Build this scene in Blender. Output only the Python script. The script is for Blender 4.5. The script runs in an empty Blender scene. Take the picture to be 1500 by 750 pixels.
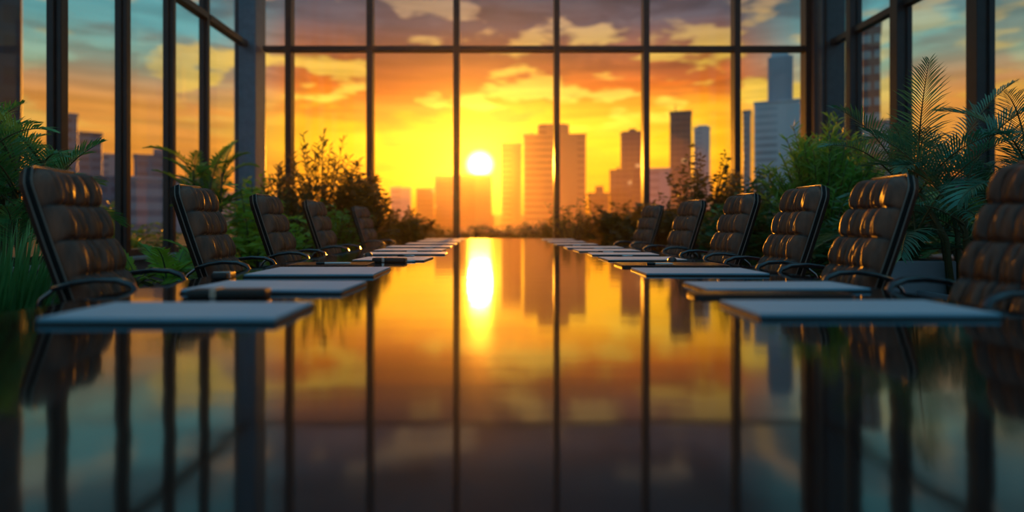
import bpy, bmesh, math, random
from mathutils import Vector, Matrix
random.seed(7)
PI = math.pi
C = bpy.context.scene.collection
FX = 862.0; VX = 733.0; VY = 328.0; CZ = 1.0

def at(px, py, D):
    return Vector(((px-VX)/FX*D, D, CZ+(VY-py)/FX*D))
def ax(px, D): return (px-VX)/FX*D
def az_(py, D): return CZ+(VY-py)/FX*D
def lin(r, g, b):
    f = lambda c: (c/255/12.92) if c/255 <= .04045 else ((c/255+.055)/1.055)**2.4
    return (f(r), f(g), f(b), 1)

# ------------------------------------------------------------------ materials
class NB:
    def __init__(s, tree): s.t = tree; s.n = tree.nodes; s.l = tree.links
    def new(s, typ, **kw):
        n = s.n.new(typ)
        for k, v in kw.items(): setattr(n, k, v)
        return n
    def put(s, n, key, v):
        i = n.inputs[key]
        if isinstance(v, bpy.types.NodeSocket): s.l.new(v, i)
        else: i.default_value = v
    def m(s, op, a, b=0.0, c=0.0, clamp=False):
        n = s.new('ShaderNodeMath', operation=op); n.use_clamp = clamp
        s.put(n, 0, a); s.put(n, 1, b)
        if len(n.inputs) > 2: s.put(n, 2, c)
        return n.outputs[0]
    def ramp(s, fac, stops, interp='LINEAR'):
        n = s.new('ShaderNodeValToRGB'); n.color_ramp.interpolation = interp
        e = n.color_ramp.elements
        while len(e) < len(stops): e.new(.5)
        for i, (p, col) in enumerate(stops): e[i].position = p; e[i].color = col
        s.put(n, 0, fac); return n.outputs[0]
    def mix(s, f, a, b, blend='MIX'):
        n = s.new('ShaderNodeMix', data_type='RGBA', blend_type=blend)
        s.put(n, 0, f); s.put(n, 6, a); s.put(n, 7, b); return n.outputs[2]
    def smooth(s, v, lo, hi):
        n = s.new('ShaderNodeMapRange', interpolation_type='SMOOTHSTEP')
        s.put(n, 0, v); s.put(n, 1, lo); s.put(n, 2, hi); return n.outputs[0]

def newmat(name):
    m = bpy.data.materials.new(name); m.use_nodes = True; m.node_tree.nodes.clear()
    b = NB(m.node_tree); o = b.new('ShaderNodeOutputMaterial'); return m, b, o
def pbr(name, col, rough=.5, metal=0., spec=.5, coat=0., noise=None, bump=None, var=.0, scale=(1,1,1), ior=1.5):
    m, b, o = newmat(name)
    p = b.new('ShaderNodeBsdfPrincipled')
    p.inputs['Roughness'].default_value = rough; p.inputs['Metallic'].default_value = metal
    p.inputs['IOR'].default_value = ior; p.inputs['Coat Weight'].default_value = coat
    p.inputs['Coat Roughness'].default_value = .15
    tc = b.new('ShaderNodeTexCoord'); mp = b.new('ShaderNodeMapping'); mp.inputs['Scale'].default_value = scale
    b.l.new(tc.outputs['Object'], mp.inputs[0])
    nz = b.new('ShaderNodeTexNoise'); nz.inputs['Scale'].default_value = noise or 8; nz.inputs['Detail'].default_value = 4
    b.l.new(mp.outputs[0], nz.inputs[0])
    k = var or .15
    dark = tuple(c*(1-k) for c in col[:3])+(1,); lite = tuple(min(1, c*(1+k)) for c in col[:3])+(1,)
    b.l.new(b.ramp(nz.outputs[0], [(.3, dark), (.7, lite)]), p.inputs['Base Color'])
    if bump:
        bn = b.new('ShaderNodeBump'); bn.inputs['Strength'].default_value = bump; bn.inputs['Distance'].default_value = .01
        b.l.new(nz.outputs[0], bn.inputs['Height']); b.l.new(bn.outputs[0], p.inputs['Normal'])
    b.l.new(p.outputs[0], o.inputs[0]); return m

def leafmat(name, col, trans=.35, rough=.45, var=.35):
    m, b, o = newmat(name)
    p = b.new('ShaderNodeBsdfPrincipled'); p.inputs['Roughness'].default_value = rough
    t = b.new('ShaderNodeBsdfTranslucent'); mx = b.new('ShaderNodeMixShader'); mx.inputs[0].default_value = trans
    tc = b.new('ShaderNodeTexCoord'); nz = b.new('ShaderNodeTexNoise'); nz.inputs['Scale'].default_value = 5
    b.l.new(tc.outputs['Object'], nz.inputs[0])
    d = tuple(c*(1-var) for c in col[:3])+(1,); l = tuple(min(1, c*(1+var)) for c in col[:3])+(1,)
    c = b.ramp(nz.outputs[0], [(.3, d), (.7, l)])
    b.l.new(c, p.inputs['Base Color'])
    c2 = b.mix(.5, c, (min(1, col[0]*2.2), col[1]*1.5, col[2]*.6, 1))
    b.l.new(c2, t.inputs[0])
    b.l.new(p.outputs[0], mx.inputs[1]); b.l.new(t.outputs[0], mx.inputs[2]); b.l.new(mx.outputs[0], o.inputs[0])
    return m

def leather():
    m, b, o = newmat('brown_leather')
    p = b.new('ShaderNodeBsdfPrincipled'); p.inputs['Roughness'].default_value = .45
    p.inputs['Coat Weight'].default_value = .0; p.inputs['Coat Roughness'].default_value = .3
    tc = b.new('ShaderNodeTexCoord')
    mp = b.new('ShaderNodeMapping'); mp.inputs['Scale'].default_value = (1, 1, .22); b.l.new(tc.outputs['Object'], mp.inputs[0])
    nz = b.new('ShaderNodeTexNoise'); nz.inputs['Scale'].default_value = 26; nz.inputs['Detail'].default_value = 3; b.l.new(mp.outputs[0], nz.inputs[0])
    n2 = b.new('ShaderNodeTexNoise'); n2.inputs['Scale'].default_value = 300; b.l.new(tc.outputs['Object'], n2.inputs[0])
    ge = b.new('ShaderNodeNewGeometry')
    fold_shading = b.ramp(ge.outputs['Pointiness'], [(.44, (.12, .12, .12, 1)), (.50, (1, 1, 1, 1)), (.56, (1.35, 1.3, 1.2, 1))])  # shading put into the colour: creases darker, ridges lighter
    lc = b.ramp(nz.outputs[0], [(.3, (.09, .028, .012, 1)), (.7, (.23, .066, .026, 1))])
    at_ = b.new('ShaderNodeAttribute', attribute_name='crease_shade')
    lc = b.mix(b.m('MULTIPLY', at_.outputs['Fac'], .85), lc, (.012, .006, .005, 1))  # crease shade painted into the leather along the tuft seams
    b.l.new(b.mix(1.0, lc, fold_shading, 'MULTIPLY'), p.inputs['Base Color'])
    h = b.m('ADD', nz.outputs[0], b.m('MULTIPLY', n2.outputs[0], .08))
    bn = b.new('ShaderNodeBump'); bn.inputs['Strength'].default_value = .55; bn.inputs['Distance'].default_value = .02
    b.l.new(h, bn.inputs['Height']); b.l.new(bn.outputs[0], p.inputs['Normal'])
    b.l.new(p.outputs[0], o.inputs[0]); return m

def glassmat(name, tint):
    m, b, o = newmat(name)
    lw = b.new('ShaderNodeLayerWeight'); lw.inputs[0].default_value = .5
    f = b.m('POWER', lw.outputs['Facing'], 5.0)
    f = b.m('ADD', b.m('MULTIPLY', f, .9), .035, clamp=True)
    t = b.new('ShaderNodeBsdfTransparent'); t.inputs[0].default_value = tint
    g = b.new('ShaderNodeBsdfGlossy'); g.inputs['Roughness'].default_value = .0
    mx = b.new('ShaderNodeMixShader'); b.l.new(f, mx.inputs[0]); b.l.new(t.outputs[0], mx.inputs[1]); b.l.new(g.outputs[0], mx.inputs[2])
    b.l.new(mx.outputs[0], o.inputs[0]); return m

def tablemat():
    m, b, o = newmat('polished_table')
    p = b.new('ShaderNodeBsdfPrincipled')
    p.inputs['Roughness'].default_value = .065; p.inputs['IOR'].default_value = 2.2
    tc = b.new('ShaderNodeTexCoord')
    mp = b.new('ShaderNodeMapping'); mp.inputs['Scale'].default_value = (1.2, 9, 1); b.l.new(tc.outputs['Object'], mp.inputs[0])
    nz = b.new('ShaderNodeTexNoise'); nz.inputs['Scale'].default_value = 1.6; nz.inputs['Detail'].default_value = 2.5; b.l.new(mp.outputs[0], nz.inputs[0])
    b.l.new(b.ramp(nz.outputs[0], [(.3, (.006, .004, .004, 1)), (.7, (.014, .008, .006, 1))]), p.inputs['Base Color'])
    bn = b.new('ShaderNodeBump'); bn.inputs['Strength'].default_value = .17; bn.inputs['Distance'].default_value = .004
    b.l.new(nz.outputs[0], bn.inputs['Height']); b.l.new(bn.outputs[0], p.inputs['Normal'])
    b.l.new(p.outputs[0], o.inputs[0]); return m

def facade(name, wall, win, floor_h=3.4, bay=2.6, winfrac=.6, rough=.3, lit=0.0, metal=0.0):
    """procedural storeys and window bays in metres"""
    m, b, o = newmat(name)
    p = b.new('ShaderNodeBsdfPrincipled'); p.inputs['Roughness'].default_value = rough; p.inputs['Metallic'].default_value = metal
    tc = b.new('ShaderNodeTexCoord'); s = b.new('ShaderNodeSeparateXYZ'); b.l.new(tc.outputs['Object'], s.inputs[0])
    fz = b.m('FRACT', b.m('DIVIDE', s.outputs[2], floor_h))
    fx = b.m('FRACT', b.m('DIVIDE', b.m('ADD', s.outputs[0], s.outputs[1]), bay))
    inz = b.m('MULTIPLY', b.m('GREATER_THAN', fz, (1-winfrac)/2), b.m('LESS_THAN', fz, 1-(1-winfrac)/2))
    inx = b.m('GREATER_THAN', fx, .18)
    w = b.m('MULTIPLY', inz, inx)
    nz = b.new('ShaderNodeTexNoise'); nz.inputs['Scale'].default_value = .09; b.l.new(tc.outputs['Object'], nz.inputs[0])
    wc = b.ramp(nz.outputs[0], [(.35, tuple(c*.7 for c in win[:3])+(1,)), (.65, tuple(c*1.3 for c in win[:3])+(1,))])
    b.l.new(b.mix(w, wall, wc), p.inputs['Base Color'])
    if lit:
        cell = b.new('ShaderNodeCombineXYZ')
        b.l.new(b.m('FLOOR', b.m('DIVIDE', b.m('ADD', s.outputs[0], s.outputs[1]), bay)), cell.inputs[0])
        b.l.new(b.m('FLOOR', b.m('DIVIDE', s.outputs[2], floor_h)), cell.inputs[1])
        wn = b.new('ShaderNodeTexWhiteNoise'); b.l.new(cell.outputs[0], wn.inputs['Vector'])
        on = b.m('MULTIPLY', w, b.m('GREATER_THAN', wn.outputs['Value'], 1-lit))
        p.inputs['Emission Color'].default_value = (1, .55, .2, 1); b.l.new(b.m('MULTIPLY', on, .6), p.inputs['Emission Strength'])
    b.l.new(p.outputs[0], o.inputs[0]); return m

M = dict(
    leather=leather(),
    shell=pbr('black_shell', (.007, .006, .006, 1), .6, ior=1.25),
    piping=pbr('cream_piping', (.22, .16, .13, 1), .4),
    chrome=pbr('dark_chrome', (.22, .23, .25, 1), .18, metal=1),
    armpad=pbr('black_arm', (.015, .016, .02, 1), .16, coat=.6),
    table=tablemat(),
    tableleg=pbr('table_leg', (.02, .014, .012, 1), .35),
    floor=pbr('floor_stone', (.03, .032, .035, 1), .3, noise=2),
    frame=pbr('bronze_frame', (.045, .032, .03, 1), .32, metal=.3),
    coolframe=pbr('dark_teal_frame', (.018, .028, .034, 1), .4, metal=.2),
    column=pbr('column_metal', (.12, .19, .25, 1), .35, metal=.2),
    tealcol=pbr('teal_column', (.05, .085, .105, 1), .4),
    lowwall=pbr('low_wall', (.10, .12, .15, 1), .6),
    sill=pbr('sill', (.4, .38, .38, 1), .45),
    glass=glassmat('window_glass', (.95, .97, .97, 1)),
    paper=pbr('paper', (.52, .53, .56, 1), .65, var=.03),
    paper_skylit=pbr('paper_sky_tint', (.15, .41, .55, 1), .7, var=.03),  # same paper with the cool sky light put into its colour
    cover=pbr('black_cover', (.012, .011, .012, 1), .4),
    dark=pbr('dark_plastic', (.01, .01, .012, 1), .25),
    penw=pbr('white_pen', (.7, .7, .72, 1), .3),
    pens=pbr('silver_pen', (.6, .6, .6, 1), .25, metal=1),
    planter=pbr('grey_planter', (.24, .28, .33, 1), .6, noise=3),
    soil=pbr('soil', (.03, .02, .012, 1), .9, noise=40, bump=.5),
    bark=pbr('bark', (.07, .045, .028, 1), .8, noise=30, bump=.5),
    palmstem=pbr('palm_stem', (.08, .09, .035, 1), .6, noise=20),
    ground=pbr('terrace_lawn', (.045, .055, .02, 1), .9, noise=1.5, var=.4),
)
for k, c, t in [('g_palm', lin(80, 146, 86), .3), ('g_dark', lin(56, 106, 60), .3), ('g_mid', lin(94, 146, 56), .4),
                ('g_bright', lin(120, 165, 55), .45), ('g_bamboo', lin(98, 158, 66), .4), ('g_olive', lin(98, 92, 44), .35), ('g_teal', lin(62, 128, 106), .25)]:
    M[k] = leafmat(k, c, t)

# ------------------------------------------------------------------ mesh helpers
def link(name, bm, mat, parent=None, smooth=False, loc=None):
    me = bpy.data.meshes.new(name); bm.to_mesh(me); bm.free()
    if smooth:
        for p in me.polygons: p.use_smooth = True
    if mat: me.materials.append(mat)
    o = bpy.data.objects.new(name, me); C.objects.link(o)
    if parent: o.parent = parent
    if loc is not None: o.location = loc
    return o
def tag(o, label=None, cat=None, group=None, kind=None):
    if label: o['label'] = label
    if cat: o['category'] = cat
    if group: o['group'] = group
    if kind: o['kind'] = kind
    return o
def empty(name, loc=(0, 0, 0), rz=0.):
    o = bpy.data.objects.new(name, None); C.objects.link(o); o.location = loc; o.rotation_euler = (0, 0, rz)
    o.empty_display_size = .1; return o
def box(bm, x0, x1, y0, y1, z0, z1, bev=0.):
    r = bmesh.ops.create_cube(bm, size=1)
    vs = r['verts']
    for v in vs:
        v.co = Vector(((x0+x1)/2+v.co.x*(x1-x0), (y0+y1)/2+v.co.y*(y1-y0), (z0+z1)/2+v.co.z*(z1-z0)))
    if bev:
        es = list({e for v in vs for e in v.link_edges})
        bmesh.ops.bevel(bm, geom=es, offset=bev, segments=2, affect='EDGES', profile=.6)
    return vs
def B(*a, **k):
    bm = bmesh.new(); box(bm, *a, **k); return bm
def tube(bm, pts, rad, seg=8, caps=True):
    pts = [Vector(p) for p in pts]; n = len(pts)
    if not hasattr(rad, '__len__'): rad = [rad]*n
    rings = []; prev = None
    for i, p in enumerate(pts):
        d = (pts[min(i+1, n-1)]-pts[max(i-1, 0)])
        if d.length < 1e-9: d = Vector((0, 0, 1))
        d.normalize()
        ref = Vector((0, 0, 1)) if abs(d.z) < .95 else Vector((1, 0, 0))
        a = d.cross(ref).normalized() if prev is None else (prev-d*prev.dot(d)).normalized()
        prev = a; bb = d.cross(a)
        rings.append([bm.verts.new(p+(a*math.cos(2*PI*k/seg)+bb*math.sin(2*PI*k/seg))*rad[i]) for k in range(seg)])
    for i in range(n-1):
        for k in range(seg):
            bm.faces.new((rings[i][k], rings[i][(k+1) % seg], rings[i+1][(k+1) % seg], rings[i+1][k]))
    if caps:
        bm.faces.new(rings[0][::-1]); bm.faces.new(rings[-1])
def lathe(bm, prof, seg=20, cx=0, cy=0):
    rings = []
    for r, z in prof:
        rings.append([bm.verts.new((cx+r*math.cos(2*PI*k/seg), cy+r*math.sin(2*PI*k/seg), z)) for k in range(seg)])
    for i in range(len(prof)-1):
        for k in range(seg):
            bm.faces.new((rings[i][k], rings[i][(k+1) % seg], rings[i+1][(k+1) % seg], rings[i+1][k]))
    bm.faces.new(rings[0][::-1]); bm.faces.new(rings[-1])
def copy_tree(o, parent=None):
    c = o.copy(); C.objects.link(c); c.parent = parent
    for ch in [x for x in bpy.data.objects if x.parent == o]: copy_tree(ch, c)
    return c

# ------------------------------------------------------------------ the glass hall
XL, XR, YB, HT = -5.3, 6.84, 12.5, 7.6
TZ = 4.70
tag(link('floor', B(XL-.3, XR+.3, -1.5, YB+.3, -.12, 0), M['floor']), kind='structure')
tag(link('ground', B(-260, 260, YB+.3, 620, -.4, -.12), M['ground']), kind='structure')
tag(link('ground_side', B(-260, XL-.3, -1.5, YB+.3, -.4, -.12), M['ground']), kind='structure')
tag(link('ground_side', B(XR+.3, 260, -1.5, YB+.3, -.4, -.12), M['ground']), kind='structure')
# low walls with ledge
def lowwall(name, bmw, bms):
    w = tag(link(name, bmw, M['lowwall']), kind='structure')
    link('ledge', bms, M['sill'], w)
lowwall('wall_left', B(XL-.2, XL+.2, -1.0, YB, 0, .5), B(XL-.22, XL+.26, -1.0, YB, .5, .54))
lowwall('wall_right', B(XR-.2, XR+.2, -1.0, YB, 0, .5), B(XR-.26, XR+.22, -1.0, YB, .5, .54))
lowwall('wall_back', B(XL, XR, YB-.2, YB+.2, 0, .3), B(XL+.3, XR-.3, YB-.24, YB+.22, .3, .34))
# back curtain wall
def member(name, bm, parent, mat='frame'): return link(name, bm, M[mat], parent)
bw = tag(empty('window_1', (0, 0, 0)), kind='structure')
bx = [425, 543, 669, 815, 945, 1077, 1180]
cols = [ax(p, YB) for p in bx]
for i, x in enumerate(cols):
    w = .065 if i not in (3,) else .06
    member('mullion', B(x-w, x+w, YB-.14, YB+.10, .34, HT, bev=.008), bw)
edges = [XL+.24]+cols+[XR-.3]
for i in range(len(edges)-1):
    a, b_ = edges[i], edges[i+1]
    member('transom', B(a+.06, b_-.06, YB-.11, YB+.08, TZ-.05, TZ+.055), bw)
    for (z0, z1) in ((.34, TZ), (TZ, HT)):
        bm = bmesh.new(); v = [bm.verts.new(c) for c in ((a, YB, z0), (b_, YB, z0), (b_, YB, z1), (a, YB, z1))]; bm.faces.new(v)
        member('pane', bm, bw, 'glass')
# side curtain walls
def sidewall(name, X, sgn, ys, widths, deps, mt='frame'):
    w_ = tag(empty(name, (0, 0, 0)), kind='structure')
    for y, w, d in zip(ys, widths, deps):
        member('mullion', B(min(X-sgn*.06, X+sgn*d), max(X-sgn*.06, X+sgn*d), y-w, y+w, .54, HT, bev=.01), w_, mt)
        # slim cover strips give the profile its double edge
        member('glazing_bead', B(min(X, X+sgn*.05), max(X, X+sgn*.05), y-w-.03, y+w+.03, .54, HT, bev=.006), w_, mt)
    es = [-1.0]+list(ys)+[YB-.35]
    for i in range(len(es)-1):
        a, b_ = es[i], es[i+1]
        member('transom', B(min(X-sgn*.05, X+sgn*.11), max(X-sgn*.05, X+sgn*.11), a+.05, b_-.05, TZ-.05, TZ+.06), w_, mt)
        member('bottom_rail', B(min(X-sgn*.05, X+sgn*.10), max(X-sgn*.05, X+sgn*.10), a+.05, b_-.05, .54, .64), w_, mt)
        for (z0, z1) in ((.6, TZ), (TZ, HT)):
            bm = bmesh.new(); v = [bm.verts.new(c) for c in ((X, a, z0), (X, b_, z0), (X, b_, z1), (X, a, z1))]; bm.faces.new(v)
            member('pane', bm, w_, 'glass')
sidewall('window_2', XL, 1, [4.35, 5.55, 7.0, 8.22, 9.38, 10.5], [.07, .07, .06, .05, .045, .045], [.15, .15, .12, .11, .11, .10])
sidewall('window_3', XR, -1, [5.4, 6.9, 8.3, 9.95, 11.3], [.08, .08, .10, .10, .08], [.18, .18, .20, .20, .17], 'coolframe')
# corner columns
def column(name, x0, x1, y0, y1, mt='column'):
    c = tag(link(name, B(x0, x1, y0, y1, 0, HT, bev=.02), M[mt]), kind='structure')
    member('edge_strip', B(x0+.1*(x1-x0), x0+.18*(x1-x0), y0-.03, y0+.01, .3, HT), c)
column('column_left', XL-.2, XL+.24, YB-.35, YB+.2)
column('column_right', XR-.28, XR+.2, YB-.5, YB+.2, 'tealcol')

# ------------------------------------------------------------------ conference table
TX0, TX1, TY0, TY1 = -1.40, 1.47, -.6, 10.3
tb = tag(empty('conference_table', ((TX0+TX1)/2, 4.8, 0)), 'very long dark polished conference table reflecting the sunset', 'table')
cxx = (TX0+TX1)/2
link('tabletop', B(TX0-cxx, TX1-cxx, TY0-4.8, TY1-4.8, .705, .75, bev=.006), M['table'], tb)
for yy in (-3.2, 0, 3.6):
    link('pedestal', B(-.55, .55, yy-.3, yy+.3, .03, .705, bev=.02), M['tableleg'], tb)
    link('foot_plate', B(-.75, .75, yy-.42, yy+.42, 0, .03, bev=.008), M['tableleg'], tb)

# ------------------------------------------------------------------ chairs
def make_chair():
    t = empty('office_chair')
    RA = math.radians(19); BH = .74; Z0 = .48
    U = Vector((-math.sin(RA), 0, math.cos(RA))); N = Vector((math.cos(RA), 0, math.sin(RA)))
    O = Vector((-.22, 0, .75))-U*((.75-Z0)/math.cos(RA)); L = BH/math.cos(RA)-.01
    W = .19
    def halfw(v):    # outline half width at v in 0..1
        top = max(0, (v-.88)/.12)
        return W*(.94+.06*math.sin(PI*min(v/.9, 1)))*(1-.26*top**2.6)
    rows = [0, .21, .405, .60, .79, 1.0]
    def rowf(v):
        for a, b in zip(rows, rows[1:]):
            if v <= b+1e-9:
                q = (v-a)/(b-a); return max(0, math.sin(PI*q))**.36
        return 0
    def colf(u):
        edges_ = [0, .21, .475, .74, 1.0]
        for a, b in zip(edges_, edges_[1:]):
            if u <= b+1e-9:
                q = (u-a)/(b-a); return max(0, math.sin(PI*q))**.65
        return 0
    nu, nv = 76, 100
    bm = bmesh.new(); grid = []; crease_shade = bm.verts.layers.float.new('crease_shade')
    for j in range(nv+1):
        v = j/nv; row = []
        for i in range(nu+1):
            u = i/nu
            eu = (1-abs(2*u-1)**3.4)**.5; ev = (1-abs(2*v-1)**14)**.5
            tuft = (.25+.75*rowf(v))*colf(u)
            wr = (.0035*math.sin(u*58+math.sin(v*19)*1.3)+.0025*math.sin(u*97+v*9))*rowf(v)
            th = .006+(.036*eu*ev)+(.014*rowf(v)+.030*tuft+wr)*min(1, eu*1.3)*min(1, ev*1.2)
            # rows bulge slightly past the outline, like stuffed bolsters
            hw = halfw(v)*(1+.02*rowf(v)-.01)
            bow = .028*(abs(2*u-1)**2)
            p = O+U*(v*L)+Vector((0, (u-.5)*2*hw, 0))+N*(th+bow)
            vv = bm.verts.new(p); row.append(vv)
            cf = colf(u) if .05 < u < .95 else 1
            vv[crease_shade] = (1-min(1, min(cf*1.5, rowf(v)*1.25)))  # painted shade, strongest in the seams between rows and columns
        grid.append(row)
    for j in range(nv):
        for i in range(nu): bm.faces.new((grid[j][i], grid[j][i+1], grid[j+1][i+1], grid[j+1][i]))
    # close to the back
    per = grid[0]+[grid[j][nu] for j in range(1, nv+1)]+grid[nv][:-1][::-1]+[grid[j][0] for j in range(nv-1, 0, -1)]
    back = [bm.verts.new(v.co-N*((v.co-O).dot(N))) for v in per]
    n = len(per)
    for k in range(n): bm.faces.new((per[k], back[k], back[(k+1) % n], per[(k+1) % n]))
    bmesh.ops.recalc_face_normals(bm, faces=bm.faces)
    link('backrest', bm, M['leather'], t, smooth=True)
    # shell slab behind, same outline a little larger
    def outline(s, off):
        pts = []
        K = 30
        for k in range(K+1):
            v = k/K; pts.append((halfw(v)*s, v))
        out = [O+U*(v*L*1.0+(.012 if v > .99 else 0))+Vector((0, w, 0))+N*(off+.028*1) for w, v in pts]
        out += [O+U*(v*L*1.0+(.012 if v > .99 else 0))+Vector((0, -w, 0))+N*(off+.028*1) for w, v in reversed(pts)]
        return out
    bm = bmesh.new()
    levels = [(.99, -.006), (1.03, -.02), (1.02, -.04), (.90, -.07)]
    rings = [[bm.verts.new(p) for p in outline(s, o_)] for s, o_ in levels]
    for a, b in zip(rings, rings[1:]):
        for k in range(len(a)): bm.faces.new((a[k], a[(k+1) % len(a)], b[(k+1) % len(a)], b[k]))
    bm.faces.new(rings[0]); bm.faces.new(rings[-1][::-1])
    bmesh.ops.recalc_face_normals(bm, faces=bm.faces)
    sh = link('back_shell', bm, M['shell'], t)
    bm = bmesh.new(); tube(bm, outline(1.02, -.008), .0032, 6)
    link('piping', bm, M['piping'], sh, smooth=True)
    bm = bmesh.new(); tube(bm, outline(1.03, -.035), .003, 6)
    link('piping', bm, M['piping'], sh, smooth=True)
    # seat cushion
    bm = bmesh.new(); gs = []
    for j in range(31):
        v = j/30; row = []
        for i in range(33):
            u = i/32
            e = ((1-abs(2*u-1)**6)*(1-abs(2*v-1)**6))**.5
            th = .09*e+.014*rowf(v)*colf(u)-.05*max(0, v-.8)
            row.append(bm.verts.new((-.24+v*.5, (u-.5)*.44, .40+th)))
        gs.append(row)
    for j in range(30):
        for i in range(32): bm.faces.new((gs[j][i], gs[j][i+1], gs[j+1][i+1], gs[j+1][i]))
    per = gs[0]+[gs[j][32] for j in range(1, 31)]+gs[30][:-1][::-1]+[gs[j][0] for j in range(29, 0, -1)]
    low = [bm.verts.new((v.co.x*.96, v.co.y*.96, .36)) for v in per]
    for k in range(len(per)): bm.faces.new((per[k], low[k], low[(k+1) % len(per)], per[(k+1) % len(per)]))
    bm.faces.new(low[::-1]); bmesh.ops.recalc_face_normals(bm, faces=bm.faces)
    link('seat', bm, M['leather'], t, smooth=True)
    # armrests: shallow arched pad dropping at the front, on a bent loop
    for s in (-1, 1):
        y = s*.23
        path = [(-.30, .655), (-.275, .715), (-.23, .75), (-.16, .772), (-.08, .782), (0, .778), (.05, .758), (.078, .71), (.08, .62), (.06, .50), (.02, .40), (-.05, .37)]
        bm = bmesh.new(); tube(bm, [(x, y, z) for x, z in path], .0085, 8)
        tube(bm, [(-.05, y, .37), (-.05, s*.2, .37)], .012, 8)
        tube(bm, [(-.30, y, .655), (-.335, s*.22, .655)], .011, 8)
        a = link('armrest', bm, M['chrome'], t, smooth=True)
        bm = bmesh.new()
        pp = path[2:8]
        rr = []
        for x, z in pp:
            w = .024; rr.append([bm.verts.new((x+dx, y+dy*w, z+.006+dz)) for dx, dy, dz in ((0, -1, 0), (0, -.6, .008), (0, .6, .008), (0, 1, 0), (0, .7, -.013), (0, -.7, -.013))])
        for p0, p1 in zip(rr, rr[1:]):
            for k in range(6): bm.faces.new((p0[k], p0[(k+1) % 6], p1[(k+1) % 6], p1[k]))
        bm.faces.new(rr[0][::-1]); bm.faces.new(rr[-1]); bmesh.ops.recalc_face_normals(bm, faces=bm.faces)
        link('arm_pad', bm, M['armpad'], a, smooth=True)
    bm = bmesh.new(); box(bm, -.14, .12, -.1, .1, .325, .365, bev=.01); lathe(bm, [(.028, .1), (.028, .22), (.018, .225), (.018, .33)], 16)
    link('gas_column', bm, M['shell'], t)
    for k in range(5):
        a = 2*PI*k/5+.3; ca, sa = math.cos(a), math.sin(a)
        bm = bmesh.new(); tube(bm, [(0, 0, .12), (ca*.15, sa*.15, .105), (ca*.29, sa*.29, .08)], [.026, .02, .014], 8)
        lg = link('leg', bm, M['chrome'], t, smooth=True)
        bm = bmesh.new()
        for o_ in (-.014, .014):
            cx, cy = ca*.29-sa*o_, sa*.29+ca*o_
            tube(bm, [(cx+sa*.009, cy-ca*.009, .029), (cx-sa*.009, cy+ca*.009, .029)], .028, 14)
        tube(bm, [(ca*.29, sa*.29, .03), (ca*.29, sa*.29, .082)], .007, 8)
        link('caster', bm, M['dark'], lg)
    return t
chair0 = make_chair()
first = [True]
def chair(x, y, rz, label, lean=0):
    o = chair0 if first[0] else copy_tree(chair0)
    first[0] = False
    o.location = (x, y, 0); o.rotation_euler = (0, 0, rz)
    tag(o, label, 'chair', 'tufted leather chairs along the conference table')
    return o
R = math.radians
LC = [(-1.50, 2.50, R(7), 'tufted brown leather chair nearest the camera on the left side of the table'),
      (-1.49, 3.54, R(4), 'tufted leather chair second from the front on the left, beside the low fern'),
      (-1.49, 4.60, R(1), 'tufted leather chair in the middle of the left row of five'),
      (-1.49, 5.78, R(0), 'small tufted leather chair second to last on the left, behind the dark tablet'),
      (-1.49, 7.62, R(-7), 'farthest small leather chair of the left row, against the round dark shrub')]
for a in LC: chair(*a)
RC = [(1.570, 2.06, PI+R(0), 'large blurred leather chair cut off by the right edge of the photo'),
      (1.510, 2.85, PI+R(-2), 'tufted leather chair in front of the grey planter on the right'),
      (1.505, 3.56, PI+R(1), 'tufted leather chair in front of the dense green grass clump on the right'),
      (1.505, 4.46, PI+R(4), 'tufted leather chair in the middle of the right row, below the tallest glass tower'),
      (1.505, 5.60, PI+R(8), 'small tufted leather chair second to last on the right'),
      (1.505, 7.02, PI+R(12), 'farthest small leather chair of the right row')]
for a in RC: chair(*a)

# ------------------------------------------------------------------ things on the table
Z = .75
def pad(x0, x1, y0, y1, rz, th, label, cat='notepad', cover=True, mat='paper', name='notepad', group='notepads laid out along the table'):
    cx, cy = (x0+x1)/2, (y0+y1)/2; w, h = (x1-x0)/2, (y1-y0)/2; th *= .75
    t = empty(name, (cx, cy, Z), rz)
    z = 0
    if cover:
        link('cover', B(-w-.004, w+.004, -h-.006, h+.006, 0, th*.45, bev=.0015), M['cover'], t); z = th*.45
    bm = bmesh.new(); box(bm, -w, w, -h, h, z, th, bev=.001)
    link('pages', bm, M[mat], t)
    tag(t, label, cat, group); return t
def pen(x, y, rz, label, mat='penw', z=0., L=.14):
    t = empty('pen', (x, y, Z+z), rz)
    bm = bmesh.new(); tube(bm, [(-L/2, 0, .006), (L/2-.012, 0, .006), (L/2, 0, .006)], [.0055, .0055, .0015], 10)
    link('barrel', bm, M[mat], t, smooth=True)
    bm = bmesh.new(); tube(bm, [(-L/2-.004, 0, .006), (-L/2+.045, 0, .006)], .0065, 10); box(bm, -L/2, -L/2+.04, -.0015, .0015, .012, .0145)
    link('pen_cap', bm, M['dark'], t, smooth=False)
    tag(t, label, 'pen', 'pens on the table')
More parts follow.
